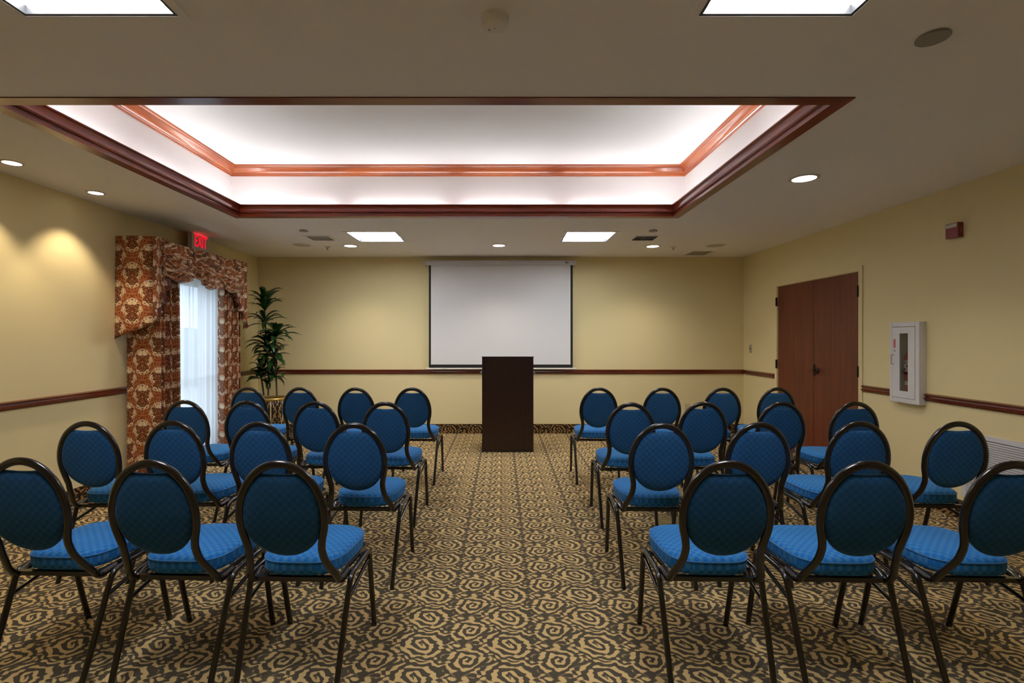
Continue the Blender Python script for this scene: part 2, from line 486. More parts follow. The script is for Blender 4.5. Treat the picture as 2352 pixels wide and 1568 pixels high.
DL0, DL1 = 4.93, 6.10        # glass door opening in the left wall
m = MB(); plate(YF-.15, YB+.15, 0, H, [(DL0, DL1, 0, 2.12)], lambda a, b, c, d: m.box(XL-.15, XL, a, b, c, d))
struct(m.build('wall_left', M_wall), 'yellow wall with the curtained glass door')
DR0, DR1, DRZ = 4.891, 6.343, 2.043
CY0, CY1, CZ0, CZ1 = 4.15, 4.40, .87, 1.48
m = MB(); plate(YF-.15, YB+.15, 0, H, [(DR0, DR1, 0, DRZ), (CY0, CY1, CZ0, CZ1)], lambda a, b, c, d: m.box(XR, XR+.15, a, b, c, d))
struct(m.build('wall_right', M_wall), 'yellow wall with the double doors')
m = MB(); m.box(XL, XR, YB, YB+.15, 0, H); struct(m.build('wall_back', M_wall), 'yellow wall behind the screen')
m = MB(); m.box(XL, XR, YF-.15, YF, 0, H); struct(m.build('wall_rear', M_wall))
BH = .137
m = MB(); m.box(XL+.012, XR-.012, YB-.012, YB, 0, BH); struct(m.build('baseboard_back', M_cbaseX), 'scroll-patterned carpet base')
m = MB(); m.box(XL, XL+.012, YF, DL0-.04, 0, BH); m.box(XL, XL+.012, DL1+.04, YB, 0, BH); struct(m.build('baseboard_left', M_cbaseY), 'scroll-patterned carpet base')
m = MB(); m.box(XR-.012, XR, YF, DR0-.055, 0, BH); m.box(XR-.012, XR, DR1+.055, YB, 0, BH); struct(m.build('baseboard_right', M_cbaseY), 'scroll-patterned carpet base')

# chair rails
rp = [(0,0),(.012,.002),(.014,.010),(.024,.014),(.026,.024),(.014,.030),(.012,.040),(.022,.048),(.024,.056),(.010,.062),(0,.064)]
rz0 = .865
m = MB(); m.prism(rp, 0, XL, XR, lambda p, q, a: (a, YB-p, rz0+q)); struct(m.build('trim_1', M_trimX, smooth=True), 'cherry chair rail on the screen wall')
def railY(n, side, y0, y1, lab):
    m = MB(); m.prism(rp, 1, y0, y1, (lambda p, q, a: (XL+p, a, rz0+q)) if side < 0 else (lambda p, q, a: (XR-p, a, rz0+q)))
    struct(m.build(n, M_trimY, smooth=True), lab)
railY('trim_2', -1, YF, 4.86, 'cherry chair rail before the curtains')
railY('trim_3', -1, 6.17, YB-.026, 'cherry chair rail behind the plant')
railY('trim_4', 1, 6.40, YB-.026, 'short cherry chair rail beyond the doors')
railY('trim_5', 1, 4.432, 4.84, 'short cherry chair rail between doors and cabinet')
railY('trim_6', 1, YF, 4.118, 'cherry chair rail before the cabinet')

# tray mouldings
z = H
lip = [(0,z),(0,z-.006),(.074,z-.006),(.076,z+.010),(.068,z+.016),(.068,z+.024),(.082,z+.030),(.086,z+.037),(.082,z+.043),
       (.074,z+.047),(.070,z+.060),(.072,z+.076),(.080,z+.092),(.092,z+.098),(.094,z+.105),(.082,z+.105),(.060,z+.09),(.055,z+.0205),(0,z+.0205)]
m = MB(); m.loop_mould(lip, TX0, TX1, TY0, TY1)
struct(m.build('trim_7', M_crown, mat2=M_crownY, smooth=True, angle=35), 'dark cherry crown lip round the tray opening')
e = .10; z = H+.436
cr = [(0,z),(.008,z),(.010,z+.012),(.018,z+.016),(.018,z+.024),(.028,z+.030),(.042,z+.046),(.052,z+.062),(.060,z+.068),(.060,z+.076),(.070,z+.082),(.075,z+.094),(.075,ZT),(0,ZT)]
m = MB(); m.loop_mould(cr, TX0-e, TX1+e, TY0-e, TY1+e)
struct(m.build('trim_8', M_crown_lit, mat2=M_crown_litY, smooth=True, angle=35), 'cherry crown, coloured as if lit orange, at the top of the tray')

# cove tubes
def cove_tube(p0, p1, label):
    P0, P1 = Vector(p0), Vector(p1); d = (P1-P0).normalized()
    t = empty('fluorescent_tube', ((P0+P1)/2)[:], label, 'light', 'fluorescent tubes in the cove')
    c = Vector(t.location)
    g = MB(); g.tube([P0-c+d*.03, P1-c-d*.03], .013, 12); g.build('glass_tube', M_tube, t, smooth=True)
    g = MB(); g.tube([P0-c, P0-c+d*.03], .014, 12); g.build('end_cap', M_steel, t, smooth=True)
    g = MB(); g.tube([P1-c-d*.03, P1-c], .014, 12); g.build('end_cap', M_steel, t, smooth=True)
    g = MB(); lo = P0-c; hi = P1-c
    g.box(min(lo.x, hi.x)-(.02 if abs(d.y) > .5 else 0), max(lo.x, hi.x)+(.02 if abs(d.y) > .5 else 0), min(lo.y, hi.y)-(.02 if abs(d.x) > .5 else 0), max(lo.y, hi.y)+(.02 if abs(d.x) > .5 else 0), -.036, -.016)
    g.build('channel', M_white, t)
zt = H+.056
L = (TX1-TX0)
for i in range(4):
    a = TX0+.02+i*(L-.04)/4; b = a+(L-.04)/4-.10
    od = ['first', 'second', 'third', 'fourth'][i]+' from the window-side corner'
    cove_tube((a, TY1+.045, zt), (b, TY1+.045, zt), 'white fluorescent tube in the cove, screen side, '+od)
    cove_tube((a, TY0-.045, zt), (b, TY0-.045, zt), 'white fluorescent tube in the cove, rear side, '+od)
L = (TY1-TY0)
for i in range(2):
    a = TY0+.04+i*(L-.04)/2; b = a+(L-.08)/2-.04
    cove_tube((TX0-.045, a, zt), (TX0-.045, b, zt), 'white fluorescent tube in the cove, window side, '+['rear half', 'screen-end half'][i])
    cove_tube((TX1+.045, a, zt), (TX1+.045, b, zt), 'white fluorescent tube in the cove, door side, '+['rear half', 'screen-end half'][i])

# ------------------------------------------------------------------ recessed troffers
tl = ['square recessed ceiling light beyond the tray, on the window side of the screen',
      'square recessed ceiling light beyond the tray, on the door side of the screen',
      'square recessed ceiling light cut off by the top frame edge, window side',
      'square recessed ceiling light cut off by the top frame edge, door side']
for i, (x, y) in enumerate(TROFF):
    t = empty('ceiling_light', (x, y, H), tl[i], 'ceiling light', 'square recessed ceiling lights')
    g = MB()
    for (a, b, c, d) in ((-.315,.315,-.315,-.280),(-.315,.315,.280,.315),(-.315,-.280,-.280,.280),(.280,.315,-.280,.280)):
        g.box(a, b, c, d, -.005, .0)
    g.build('flange', M_ceil, t)
    g = MB()
    for (a, b, c, d) in ((-TH,TH,-TH,-.268),(-TH,TH,.268,TH),(-TH,-.268,-.268,.268),(.268,TH,-.268,.268)):
        g.box(a, b, c, d, -.003, .055)
    g.box(-TH, TH, -TH, TH, .055, .06)
    g.build('housing', M_trofdark, t)
    g = MB(); g.box(-.266, .266, -.266, .266, .028, .032)
    g.build('diffuser', M_trof, t)
    for k in (-1, 1):
        g = MB(); g.box(k*.088-.0012, k*.088+.0012, -.266, .266, .0255, .028); g.build('diffuser_bar', M_vent, t)

# ------------------------------------------------------------------ downlights
DOWN = [(-3.285, 3.338, .050, 1, 'small round downlight over the window-side wall, closer to the frame edge'),
        (-3.285, 4.028, .050, 1, 'small round downlight over the window-side wall, the one toward the curtains'),
        (2.224, 3.666, .080, 0, 'round recessed downlight alone between the tray and the door wall'),
        (-1.93, 6.346, .076, 0, 'round recessed downlight near the screen wall, on the plant side'),
        (-.04, 6.316, .076, 0, 'round recessed downlight centred in front of the projection screen'),
        (1.93, 6.376, .076, 0, 'round recessed downlight near the screen wall, on the door side')]
for x, y, r, small, lab in DOWN:
    t = empty('downlight', (x, y, H), lab, 'downlight', 'round recessed downlights')
    g = MB(); g.lathe([(r, .0), (r, -.006), (r*1.12, -.007), (r*1.28, -.003), (r*1.30, 0)], n=40, cap0=False, cap1=False); g.build('trim_ring', M_white, t, smooth=True)
    g = MB(); g.lathe([(r, -.0055), (r*.6, -.0035), (.002, -.0025)], n=40, cap0=False); g.build('lens', M_lens, t, smooth=True)
    ld = bpy.data.lights.new('spot', 'SPOT'); ld.energy = SPOT_SMALL if small else SPOT_BIG
    ld.spot_size = radians(92 if small else 122); ld.spot_blend = .55 if small else 1.0
    ld.color = (1.0, .80, .55) if small else (1.0, .88, .70); ld.shadow_soft_size = .02
    lo = bpy.data.objects.new('lamp', ld); COL.objects.link(lo); lo.parent = t; lo.location = (0, 0, -.03)

# ------------------------------------------------------------------ ceiling fittings
for (x, y), lab in zip(VENTS, ['grey louvred ceiling vent on the plant side of the room', 'grey louvred ceiling vent on the door side of the room']):
    t = empty('ceiling_vent', (x, y, H), lab, 'vent', 'louvred ceiling vents')
    g = MB()
    for (a, b, c, d) in ((-.165,.165,-.165,-.128),(-.165,.165,.128,.165),(-.165,-.128,-.128,.128),(.128,.165,-.128,.128)): g.box(a, b, c, d, -.006, 0)
    g.build('frame', M_ceil, t, bevel=.002)
    g = MB(); g.box(-.135, .135, -.135, .135, .05, .055)
    for (a, b, c, d) in ((-.135,.135,-.135,-.131),(-.135,.135,.131,.135),(-.135,-.131,-.131,.131),(.131,.135,-.131,.131)): g.box(a, b, c, d, 0, .05)
    g.build('throat', M_ventdark, t)
    g = MB()
    for k in range(9):
        px = -.115+k*.029
        g.add([(px,-.128,-.004),(px+.003,-.128,-.004),(px+.016,-.128,.020),(px+.013,-.128,.020),(px,.128,-.004),(px+.003,.128,-.004),(px+.016,.128,.020),(px+.013,.128,.020)],
              [(0,1,2,3),(7,6,5,4),(0,4,5,1),(1,5,6,2),(2,6,7,3),(3,7,4,0)])
    g.build('louvres', M_vent, t)
for x, y, r, lab in ((-2.53, 6.287, .122, 'round flush ceiling speaker near the plant corner'), (2.705, 6.316, .130, 'round flush ceiling speaker near the door corner')):
    t = empty('ceiling_speaker', (x, y, H), lab, 'speaker', 'round ceiling speakers')
    g = MB(); g.lathe([(r, 0), (r, -.004), (r*.93, -.008), (r*.88, -.006), (r*.88, 0)], n=48, cap0=False, cap1=False); g.build('rim', M_ceil, t, smooth=True)
    g = MB(); g.lathe([(r*.88, -.004), (r*.5, -.009), (.002, -.010)], n=48, cap0=False); g.build('grille', M_spk, t, smooth=True)
for x, y, r, lab in ((-2.17, 5.447, .047, 'small grey round cover disc beside the vent on the plant side'), (1.656, 5.447, .047, 'small grey round cover disc beside the vent on the door side'),
                     (1.682, 1.944, .056, 'grey round cover disc on the ceiling near the top corner light')):
    g = MB(); g.lathe([(r*.9, 0), (r*.9, -.004), (r, -.006), (r, -.009), (r*.96, -.011), (.002, -.011)], n=40, cap0=False)
    tag(g.build('sprinkler_cover', M_disc, smooth=True), lab, 'sprinkler cover', 'round sprinkler cover discs').location = (x, y, H)
for x, y, lab in ((-2.25, 6.42, 'tiny fire sprinkler head with red bulb on the plant side'), (2.21, 6.42, 'tiny fire sprinkler head with red bulb on the door side')):
    t = empty('fire_sprinkler', (x, y, H), lab, 'sprinkler', 'fire sprinkler heads')
    g = MB(); g.lathe([(.040, 0), (.038, -.006), (.012, -.010), (.010, -.018)], n=24, cap0=False); g.build('escutcheon', M_white, t, smooth=True)
    g = MB(); g.lathe([(.0035, -.018), (.0035, -.034)], n=10); g.build('bulb', M_redtag, t)
    g = MB(); g.tube([(-.010,0,-.017),(-.012,0,-.027),(-.003,0,-.037)], .002, 6); g.tube([(.010,0,-.017),(.012,0,-.027),(.003,0,-.037)], .002, 6); g.lathe([(.016,-.037),(.016,-.039)], n=20); g.build('deflector', M_steel, t)
t = empty('smoke_detector', (-.025, 1.83, H), 'round white smoke detector on the ceiling above the aisle', 'smoke detector')
g = MB(); g.lathe([(.052, 0), (.052, -.010), (.047, -.011)], n=48, cap0=False, cap1=False); g.build('base', M_ceil, t, smooth=True)
g = MB(); g.lathe([(.047, -.011), (.049, -.013), (.050, -.030), (.048, -.038), (.042, -.043), (.010, -.045), (.002, -.045)], n=48, cap0=False); g.build('body', M_ceil, t, smooth=True)
g = MB(); g.lathe([(.004, -.045), (.003, -.048), (.001, -.049)], n=16, cx=.0, cy=-.008); g.build('indicator', M_labelw, t, smooth=True)
g = MB()
for k in range(-2, 3): g.box(-.022+k*.0017, -.0212+k*.0017, -.003-.001*(2-abs(k)), .003+.001*(2-abs(k)), -.0462, -.0445)
g.build('sounder_slots', M_black, t)
t = empty('access_panel', (2.73, 6.905, H), 'square painted ceiling access panel by the door corner', 'access panel')
g = MB()
for (a, b, c, d) in ((-.16,.16,-.175,-.155),(-.16,.16,.155,.175),(-.16,-.14,-.155,.155),(.14,.16,-.155,.155)): g.box(a, b, c, d, -.004, 0)
g.build('frame', M_ceil, t, bevel=.001)
g = MB(); g.box(-.135,.135,-.150,.150,-.0025,0); g.build('panel', M_disc, t)

# ------------------------------------------------------------------ exit sign
EY0, EY1, EX0, EX1 = 5.47, 5.80, -3.455, -3.405
ec = Vector((EX0, (EY0+EY1)/2, 2.36))
t = empty('exit_sign', ec[:], 'beige box sign with glowing red EXIT letters above the curtain valance', 'exit sign')
def L_(b, c): return (b[0]-c.x, b[1]-c.x, b[2]-c.y, b[3]-c.y, b[4]-c.z, b[5]-c.z)
g = MB(); g.box(*L_((EX0, EX1, EY0, EY1, 2.36, 2.545), ec)); g.build('housing', M_exitbody, t, bevel=.004)
g = MB(); g.box(*L_((EX0+.015, EX0+.035, 5.60, 5.67, 2.545, H), ec)); g.build('mounting_canopy', M_exitbody, t)
text_mesh('lettering', 'EXIT', .185, M_exitred, t, (EX1-ec.x+.0015, -.004, 2.463-ec.z), (pi/2, 0, pi/2), depth=.001, space=1.02, bold=.002)
lt = [c for c in COL.objects if c.parent == t and c.name.startswith('lettering')][0]
lt.scale = (.60, 1.0, 1)
g = MB(); g.box(*L_((EX1-.004, EX1-.001, EY0+.04, EY1-.04, 2.5452, 2.5462), ec)); g.build('light_leak', M_exitbot, t)

# ------------------------------------------------------------------ projection screen
t = empty('projection_screen', (0, YB-.004, 0), 'white pull-down projection screen with black border on the far wall', 'projection screen')
def rel(a, b, c, d, e_, f): return (a, b, c-YB, d-YB, e_, f)
g = MB(); g.prism([(-.105,2.436),(-.105,2.488),(-.095,2.500),(-.030,2.500),(-.030,2.430),(-.098,2.430)], 0, -1.095, 1.050, lambda p, q, a: (a, p, q)); g.build('case', M_casewhite, t, bevel=.003)
for x in (-1.107, 1.050):
    g = MB(); g.prism([(-.112,2.430),(-.112,2.494),(-.098,2.510),(0,2.512),(0,2.425),(-.104,2.425)], 0, x, x+.012, lambda p, q, a: (a, p, q)); g.build('end_cap', M_cabinet, t, bevel=.002)
g = MB(); g.box(*rel(-1.022, .985, YB-.066, YB-.065, 1.004, 2.435)); g.build('viewing_surface', M_screen, t)
g = MB()
g.box(*rel(-1.052, -1.022, YB-.066, YB-.065, .956, 2.435)); g.box(*rel(.985, 1.018, YB-.066, YB-.065, .956, 2.435)); g.box(*rel(-1.022, .985, YB-.066, YB-.065, .956, 1.004))
g.build('border', M_blackfab, t)
g = MB(); g.tube([(-1.088, -.066, .944), (1.068, -.066, .944)], .010, 14, r2=.012); g.build('weight_bar', M_labelw, t, smooth=True)
g = MB(); g.box(.905, .950, -.1065, -.105, 2.455, 2.475); g.build('badge', M_black, t)
g = MB(); g.box(.911, .930, -.1072, -.1065, 2.463, 2.467); g.box(.933, .944, -.1072, -.1065, 2.460, 2.470); g.build('badge_mark', M_silver, t)

# ------------------------------------------------------------------ lectern
LX0, LX1, LY = -.246, .386, 6.05
t = empty('lectern', ((LX0+LX1)/2, LY, 0), 'tall dark mahogany lectern with plain front panel at the head of the aisle', 'lectern')
hw = (LX1-LX0)/2
g = MB(); g.box(-hw+.012, hw-.012, 0, .02, .012, 1.150); g.build('front_panel', M_lect, t, bevel=.001)
g = MB(); g.box(-hw, hw, -.003, .022, 1.150, 1.160); g.box(-hw+.004, -hw+.012, -.003, .022, 0, 1.150); g.box(hw-.012, hw-.004, -.003, .022, 0, 1.150); g.box(-hw+.012, hw-.012, -.002, .02, 0, .012)
g.build('edge_banding', M_black, t)
for sx in (-1, 1):
    g = MB(); x = sx*(hw-.013)
    g.prism([(.02,0),(.42,0),(.42,1.03),(.02,1.150)], 0, x-.010, x+.010, lambda p, q, a: (a, p, q)); g.build('side_panel', M_lect, t, bevel=.001)
g = MB(); g.prism([(.022,1.118),(.43,1.0),(.43,1.022),(.022,1.14)], 0, -hw+.024, hw-.024, lambda p, q, a: (a, p, q)); g.build('reading_shelf', M_lect, t)
g = MB(); g.box(-hw+.024, hw-.024, .03, .40, .50, .52); g.build('shelf', M_lect, t)
for sx in (-1, 1):
    g = MB(); x0 = sx*(hw-.003); x1 = sx*(hw+.022)
    g.add([(x0,.05,.985),(x1,.05,.965),(x1,.05,.955),(x0,.05,.955),(x0,.11,.985),(x1,.11,.965),(x1,.11,.955),(x0,.11,.955)], [(0,1,2,3),(7,6,5,4),(0,4,5,1),(1,5,6,2),(2,6,7,3),(3,7,4,0)])
    g.build('side_bracket', M_silver, t, bevel=.001)

# ------------------------------------------------------------------ double doors (right wall)
t = empty('door_1', (XR, (DR0+DR1)/2, 0), None, None); struct(t, 'cherry double doors in a painted frame')
cy = (DR0+DR1)/2; hd = (DR1-DR0)/2
def LR(x0, x1, y0, y1, z0, z1): return (x0-XR, x1-XR, y0-cy, y1-cy, z0, z1)
g = MB()
for (a, b, c, d) in ((DR0-.050, DR0, 0, DRZ+.050), (DR1, DR1+.050, 0, DRZ+.050), (DR0, DR1, DRZ, DRZ+.050)): g.box(*LR(XR-.012, XR, a, b, c, d))
for (a, b, c, d) in ((DR0, DR0+.006, 0, DRZ), (DR1-.006, DR1, 0, DRZ), (DR0+.006, DR1-.006, DRZ-.006, DRZ)): g.box(*LR(XR, XR+.10, a, b, c, d))
g.build('door_frame', M_wall, t, bevel=.0015)
mid = cy
for (a, b, nm) in ((DR0+.009, mid-.0025, 0), (mid+.0025, DR1-.009, 1)):
    g = MB(); g.box(*LR(XR+.002, XR+.046, a, b, .008, DRZ-.009)); lf = g.build('door_leaf', M_door, t, bevel=.001)
    hy = DR0-.008 if nm == 0 else DR1+.008
    for (z0, z1) in ((1.79, 1.90), (1.00, 1.11), (.20, .31)):
        g = MB(); g.tube([(-.016, hy-cy+(.010 if nm == 0 else -.010), z0), (-.016, hy-cy+(.010 if nm == 0 else -.010), z1)], .007, 10)
        g.box(-.013, -.001, (hy-cy-.008) if nm else (hy-cy), (hy-cy) if nm else (hy-cy+.03), z0, z1)
        if nm: g.box(-.0125, -.011, hy-cy-.002, hy-cy+.022, z0, z1)
        g.build('hinge', M_bronze, lf, smooth=True)
    if nm == 0:
        hz = 1.022
        g = MB(); yy = mid-cy-.065
        g.add([(-.002-k*0, yy, hz) for k in range(0)], [])
        ring = []
        for (r, x) in ((.034, .002), (.034, -.006), (.026, -.012), (.014, -.016), (.012, -.045)):
            ring.append([(x, yy+r*cos(q*pi/12), hz+r*sin(q*pi/12)) for q in range(24)])
        g.rings(ring); h = g.build('handle_rose', M_bronze, lf, smooth=True)
        g = MB(); g.tube([(-.045, yy+.006, hz), (-.052, yy, hz), (-.052, yy-.055, hz+.002), (-.050, yy-.105, hz-.006)], .009, 10, r2=.007); g.build('handle_lever', M_bronze, lf, smooth=True)
        g = MB(); g.box(-.006, .002, mid-cy-.030, mid-cy-.002, hz-.065, hz+.065); g.build('lock_plate', M_bronze, lf, bevel=.001)
m = MB(); m.box(XR+.11, XR+.15, DR0, DR1, 0, DRZ); struct(m.build('wall_behind_doors', M_wall))

# ------------------------------------------------------------------ fire extinguisher cabinet
KY0, KY1, KZ0, KZ1 = 4.118, 4.432, .827, 1.522
kc = Vector((XR, (KY0+KY1)/2, KZ0))
t = empty('extinguisher_cabinet', kc[:], 'white semi-recessed fire extinguisher cabinet with narrow glass door on the door wall', 'cabinet')
def K(x0, x1, y0, y1, z0, z1): return (x0-kc.x, x1-kc.x, y0-kc.y, y1-kc.y, z0-kc.z, z1-kc.z)
g = MB(); D = .062
fx = XR-D
for (a, b, c, d) in ((KY0, KY0+.040, KZ0, KZ1), (KY1-.030, KY1, KZ0, KZ1), (KY0+.040, KY1-.030, KZ0, KZ0+.040), (KY0+.040, KY1-.030, KZ1-.040, KZ1)):
    g.box(*K(fx, XR, a, b, c, d))
g.build('body', M_cabinet, t, bevel=.004)
g = MB()
bx0, bx1 = XR, XR+.12
g.box(*K(bx1, bx1+.003, CY0+.002, CY1-.002, CZ0+.002, CZ1-.002)); g.box(*K(bx0, bx1, CY0+.002, CY0+.005, CZ0+.002, CZ1-.002)); g.box(*K(bx0, bx1, CY1-.005, CY1-.002, CZ0+.002, CZ1-.002))
g.box(*K(bx0, bx1, CY0+.005, CY1-.005, CZ0+.002, CZ0+.006)); g.box(*K(bx0, bx1, CY0+.005, CY1-.005, CZ1-.006, CZ1-.002))
struct(g.build('wall_niche', M_cabinet, None), 'white recess behind the cabinet door').location = kc
# door with a window
dy0, dy1, dz0, dz1 = KY0+.042, KY1-.032, KZ0+.042, KZ1-.042
wy0, wy1, wz0, wz1 = dy0+.070, dy0+.160, dz0+.060, dz1-.055
g = MB(); plate(dy0+.0015, dy1-.0015, dz0+.0015, dz1-.0015, [(wy0, wy1, wz0, wz1)], lambda a, b, c, d: g.box(*K(fx-.001, fx+.014, a, b, c, d)))
dr = g.build('door', M_cabinet, t)
g = MB(); g.box(*K(fx+.004, fx+.007, wy0, wy1, wz0, wz1)); g.build('door_glass', glass_mat('cabinet_glass', (.82,.82,.82), .06), dr)
g = MB(); hy = dy1-.018
g.tube([K(fx, 0, hy, 0, 1.155, 0)[0::2], (fx-.024-kc.x, hy-kc.y, 1.155-kc.z), (fx-.024-kc.x, hy-kc.y, 1.238-kc.z), (fx-kc.x, hy-kc.y, 1.238-kc.z)], .004, 8); g.build('handle', M_steel, dr, smooth=True)
g = MB()
ring = [[(x-kc.x, dy1-.028-kc.y+r*cos(q*pi/8), 1.275-kc.z+r*sin(q*pi/8)) for q in range(16)] for (r, x) in ((.008, fx-.001), (.008, fx-.004), (.005, fx-.006))]
g.rings(ring); g.build('lock', M_steel, dr, smooth=True)
g = MB(); g.box(*K(fx-.002, fx-.001, dy1-.036, dy1-.016, 1.300, 1.375)); lb = g.build('label_strip', M_redtag, dr)
text_mesh('lettering', 'FIRE EXTINGUISHER', .0085, M_labelw, lb, (fx-.0025-kc.x, dy1-.026-kc.y, 1.3375-kc.z), (pi/2, -pi/2, -pi/2), depth=.0002)
# the extinguisher itself
ex, ey, ez = XR+.054, 4.335, CZ0+.006
t2 = empty('fire_extinguisher', (ex, ey, ez), 'red fire extinguisher standing inside the white wall cabinet', 'fire extinguisher')
g = MB(); g.lathe([(.046, 0), (.050, .006), (.050, .33), (.046, .355), (.032, .378), (.016, .388), (.014, .40)], n=32); g.build('cylinder', M_redsteel, t2, smooth=True)
g = MB(); g.lathe([(.0507, .215), (.0507, .315)], n=32, cap0=False, cap1=False); lab = g.build('label_band', M_labelw, t2, smooth=True)
g = MB()
for (a0, z0, z1) in ((2.9, .285, .300), (3.3, .255, .275), (2.8, .230, .248), (3.5, .292, .304)):
    g.rings([[(.0512*cos(a0+k*.05), .0512*sin(a0+k*.05), zz) for k in range(8)] for zz in (z0, z1)], cap0=False, cap1=False)
g.build('label_print', M_black, t2)
g = MB(); g.lathe([(.0512, .195), (.0512, .205)], n=32, cap0=False, cap1=False); g.build('strap', M_bronze, t2, smooth=True)
g = MB(); g.lathe([(.0508, .10), (.0508, .135)], n=32, cap0=False, cap1=False); g.build('badge_band', M_labelw, t2, smooth=True)
g = MB(); g.lathe([(.014, .40), (.014, .43), (.008, .44)], n=16); g.tube([(0,0,.43),(0,-.035,.455),(0,-.065,.45)], .006, 8); g.tube([(0,0,.425),(0,-.04,.42),(0,-.06,.405)], .005, 8); g.build('valve', M_black, t2, smooth=True)
g = MB(); g.tube([(0,-.01,.42),(0,-.055,.40),(0,-.075,.33),(0,-.078,.22),(0,-.070,.16)], [.006,.006,.006,.008,.013], 10); g.build('hose', M_black, t2, smooth=True)

# ------------------------------------------------------------------ fire strobe, grille, plates
sc_ = Vector((XR, 3.842, 2.155))
t = empty('fire_alarm_strobe', sc_[:], 'red fire alarm horn strobe high on the door wall', 'fire alarm')
g = MB(); g.box(-.043, 0, -.054, .054, 0, .114); g.build('body', M_red, t, bevel=.003)
g = MB(); g.box(-.050, -.043, -.050, .052, .078, .108); g.build('strobe_lens', M_strobe, t, bevel=.003)
text_mesh('lettering', 'FIRE', .026, mat('faded_lettering', (.50,.16,.15), .6), t, (-.020, -.0545, .056), (0,0,0), depth=.0004)
bpy.context.view_layer.update()
o = COL.objects[-1]
lt = [c for c in COL.objects if c.parent == t and c.name.startswith('lettering')][0]
lt.rotation_euler = Matrix(((0,1,0),(0,0,-1),(-1,0,0))).to_euler()
gy0, gy1, gz0, gz1 = 3.13, 3.795, .182, .678
t = empty('wall_grille', (XR, gy0, gz0), 'white louvred return air grille low on the door wall', 'air grille')
W_, H_ = gy1-gy0, gz1-gz0
g = MB()
for (a, b, c, d) in ((0, .035, 0, H_), (W_-.035, W_, 0, H_), (.035, W_-.035, 0, .035), (.035, W_-.035, H_-.035, H_)): g.box(-.010, 0, a, b, c, d)
g.build('frame', M_grille, t, bevel=.002)
g = MB(); g.box(-.0012, 0, .03, W_-.03, .03, H_-.03); g.build('backing', M_grilledk, t)
g = MB(); n = 26
for k in range(n):
    zz = .036+k*(H_-.072)/n
    g.add([(-.009,.034,zz),(-.0015,.034,zz+.010),(-.0015,.034,zz+.0125),(-.009,.034,zz+.0105),(-.009,W_-.034,zz),(-.0015,W_-.034,zz+.010),(-.0015,W_-.034,zz+.0125),(-.009,W_-.034,zz+.0105)],
          [(0,1,2,3),(7,6,5,4),(0,4,5,1),(1,5,6,2),(2,6,7,3),(3,7,4,0)])
g.build('louvres', M_grille, t)
t = empty('thermostat_plate', (XR, 7.03, 1.233), 'small ivory wall plate with a dark knob beside the double doors', 'wall plate')
g = MB(); g.box(-.005, 0, -.036, .036, -.058, .058); g.build('plate', M_ivory, t, bevel=.002)
g = MB(); g.box(-.014, -.005, -.006, .006, -.006, .010); g.build('knob', M_bronze, t)
t = empty('wall_outlet', (2.69, YB, .375), 'almond power outlet low on the screen wall behind the chairs', 'outlet')
g = MB(); g.box(-.036, .036, -.005, 0, -.058, .058); g.build('plate', M_outlet, t, bevel=.002)
g = MB()
for zz in (-.026, .018):
    g.box(-.010, -.007, -.0058, -.005, zz, zz+.010); g.box(.007, .010, -.0058, -.005, zz, zz+.010)
g.build('sockets', M_black, t)
t = empty('floor_outlet_box', (1.255, 3.73, 0), 'square aged brass floor outlet box set in the carpet among the door-side chairs', 'floor box')
g = MB(); g.box(-.095, .095, -.125, .125, 0, .006); g.build('plate', M_brass, t, bevel=.002)
g = MB(); g.lathe([(.062, .006), (.062, .009), (.056, .0095), (.054, .008), (.002, .008)], n=36, cap0=False, cy=.03); g.build('round_cover', M_brass, t, smooth=True)
g = MB(); g.lathe([(.020, .006), (.020, .008), (.002, .008)], n=24, cap0=False, cx=.04, cy=-.085); g.build('small_cover', M_gold, t, smooth=True)

# ------------------------------------------------------------------ glass patio door and outside
t = empty('door_2', (XL-.10, (DL0+DL1)/2, 0), None, None); struct(t, 'glazed patio doors behind the sheer curtain')
cy = (DL0+DL1)/2; W_ = (DL1-DL0)/2
g = MB()
g.box(-.03, .03, -W_, -W_+.04, 0, 2.12); g.box(-.03, .03, W_-.04, W_, 0, 2.12); g.box(-.03, .03, -W_+.04, W_-.04, 2.07, 2.12)
g.build('door_frame', M_alu, t)
for (a, b) in ((-W_+.042, -.002), (.002, W_-.042)):
    g = MB(); s = .055
    g.box(-.02, .02, a, a+s, .01, 2.068); g.box(-.02, .02, b-s, b, .01, 2.068); g.box(-.02, .02, a+s, b-s, .01, .20); g.box(-.02, .02, a+s, b-s, 1.99, 2.068)
    lf = g.build('door_leaf', M_alu, t)
    g = MB(); g.box(-.003, .003, a+s, b-s, .20, 1.99); g.build('glass_pane', M_glass, lf)
    g = MB(); g.box(.045, .075, a+.03, b-.03, .955, .995); g.box(.02, .045, a+.04, a+.07, .96, .99); g.box(.02, .045, b-.07, b-.04, .96, .99); g.build('push_bar', M_alu, lf)
m = MB(); m.box(-14, XL-.15, -4, 16, -.12, -.02); struct(m.build('ground_outside', M_patio))
random.seed(5)
m = MB()
m.grid(60, 16, lambda u, v: ((-9.0 - .5*sin(v*pi) + .12*random.random(), -2+u*26, -.02+v*1.5+.08*random.random()), (u, v)))
o = m.build('hedge', M_hedge, smooth=True, solid=.4); o['kind'] = 'stuff'; tag(o, 'green hedge outside, seen faintly through the sheer curtain', 'hedge')
# skylight portal in the door opening
ld = bpy.data.lights.new('door_daylight', 'AREA'); ld.shape = 'RECTANGLE'; ld.size = 1.1; ld.size_y = 2.1; ld.cycles.is_portal = True
lo = bpy.data.objects.new('door_daylight', ld); COL.objects.link(lo); lo.location = (XL-.16, (DL0+DL1)/2, 1.06); lo.rotation_euler = (0, -pi/2, 0)

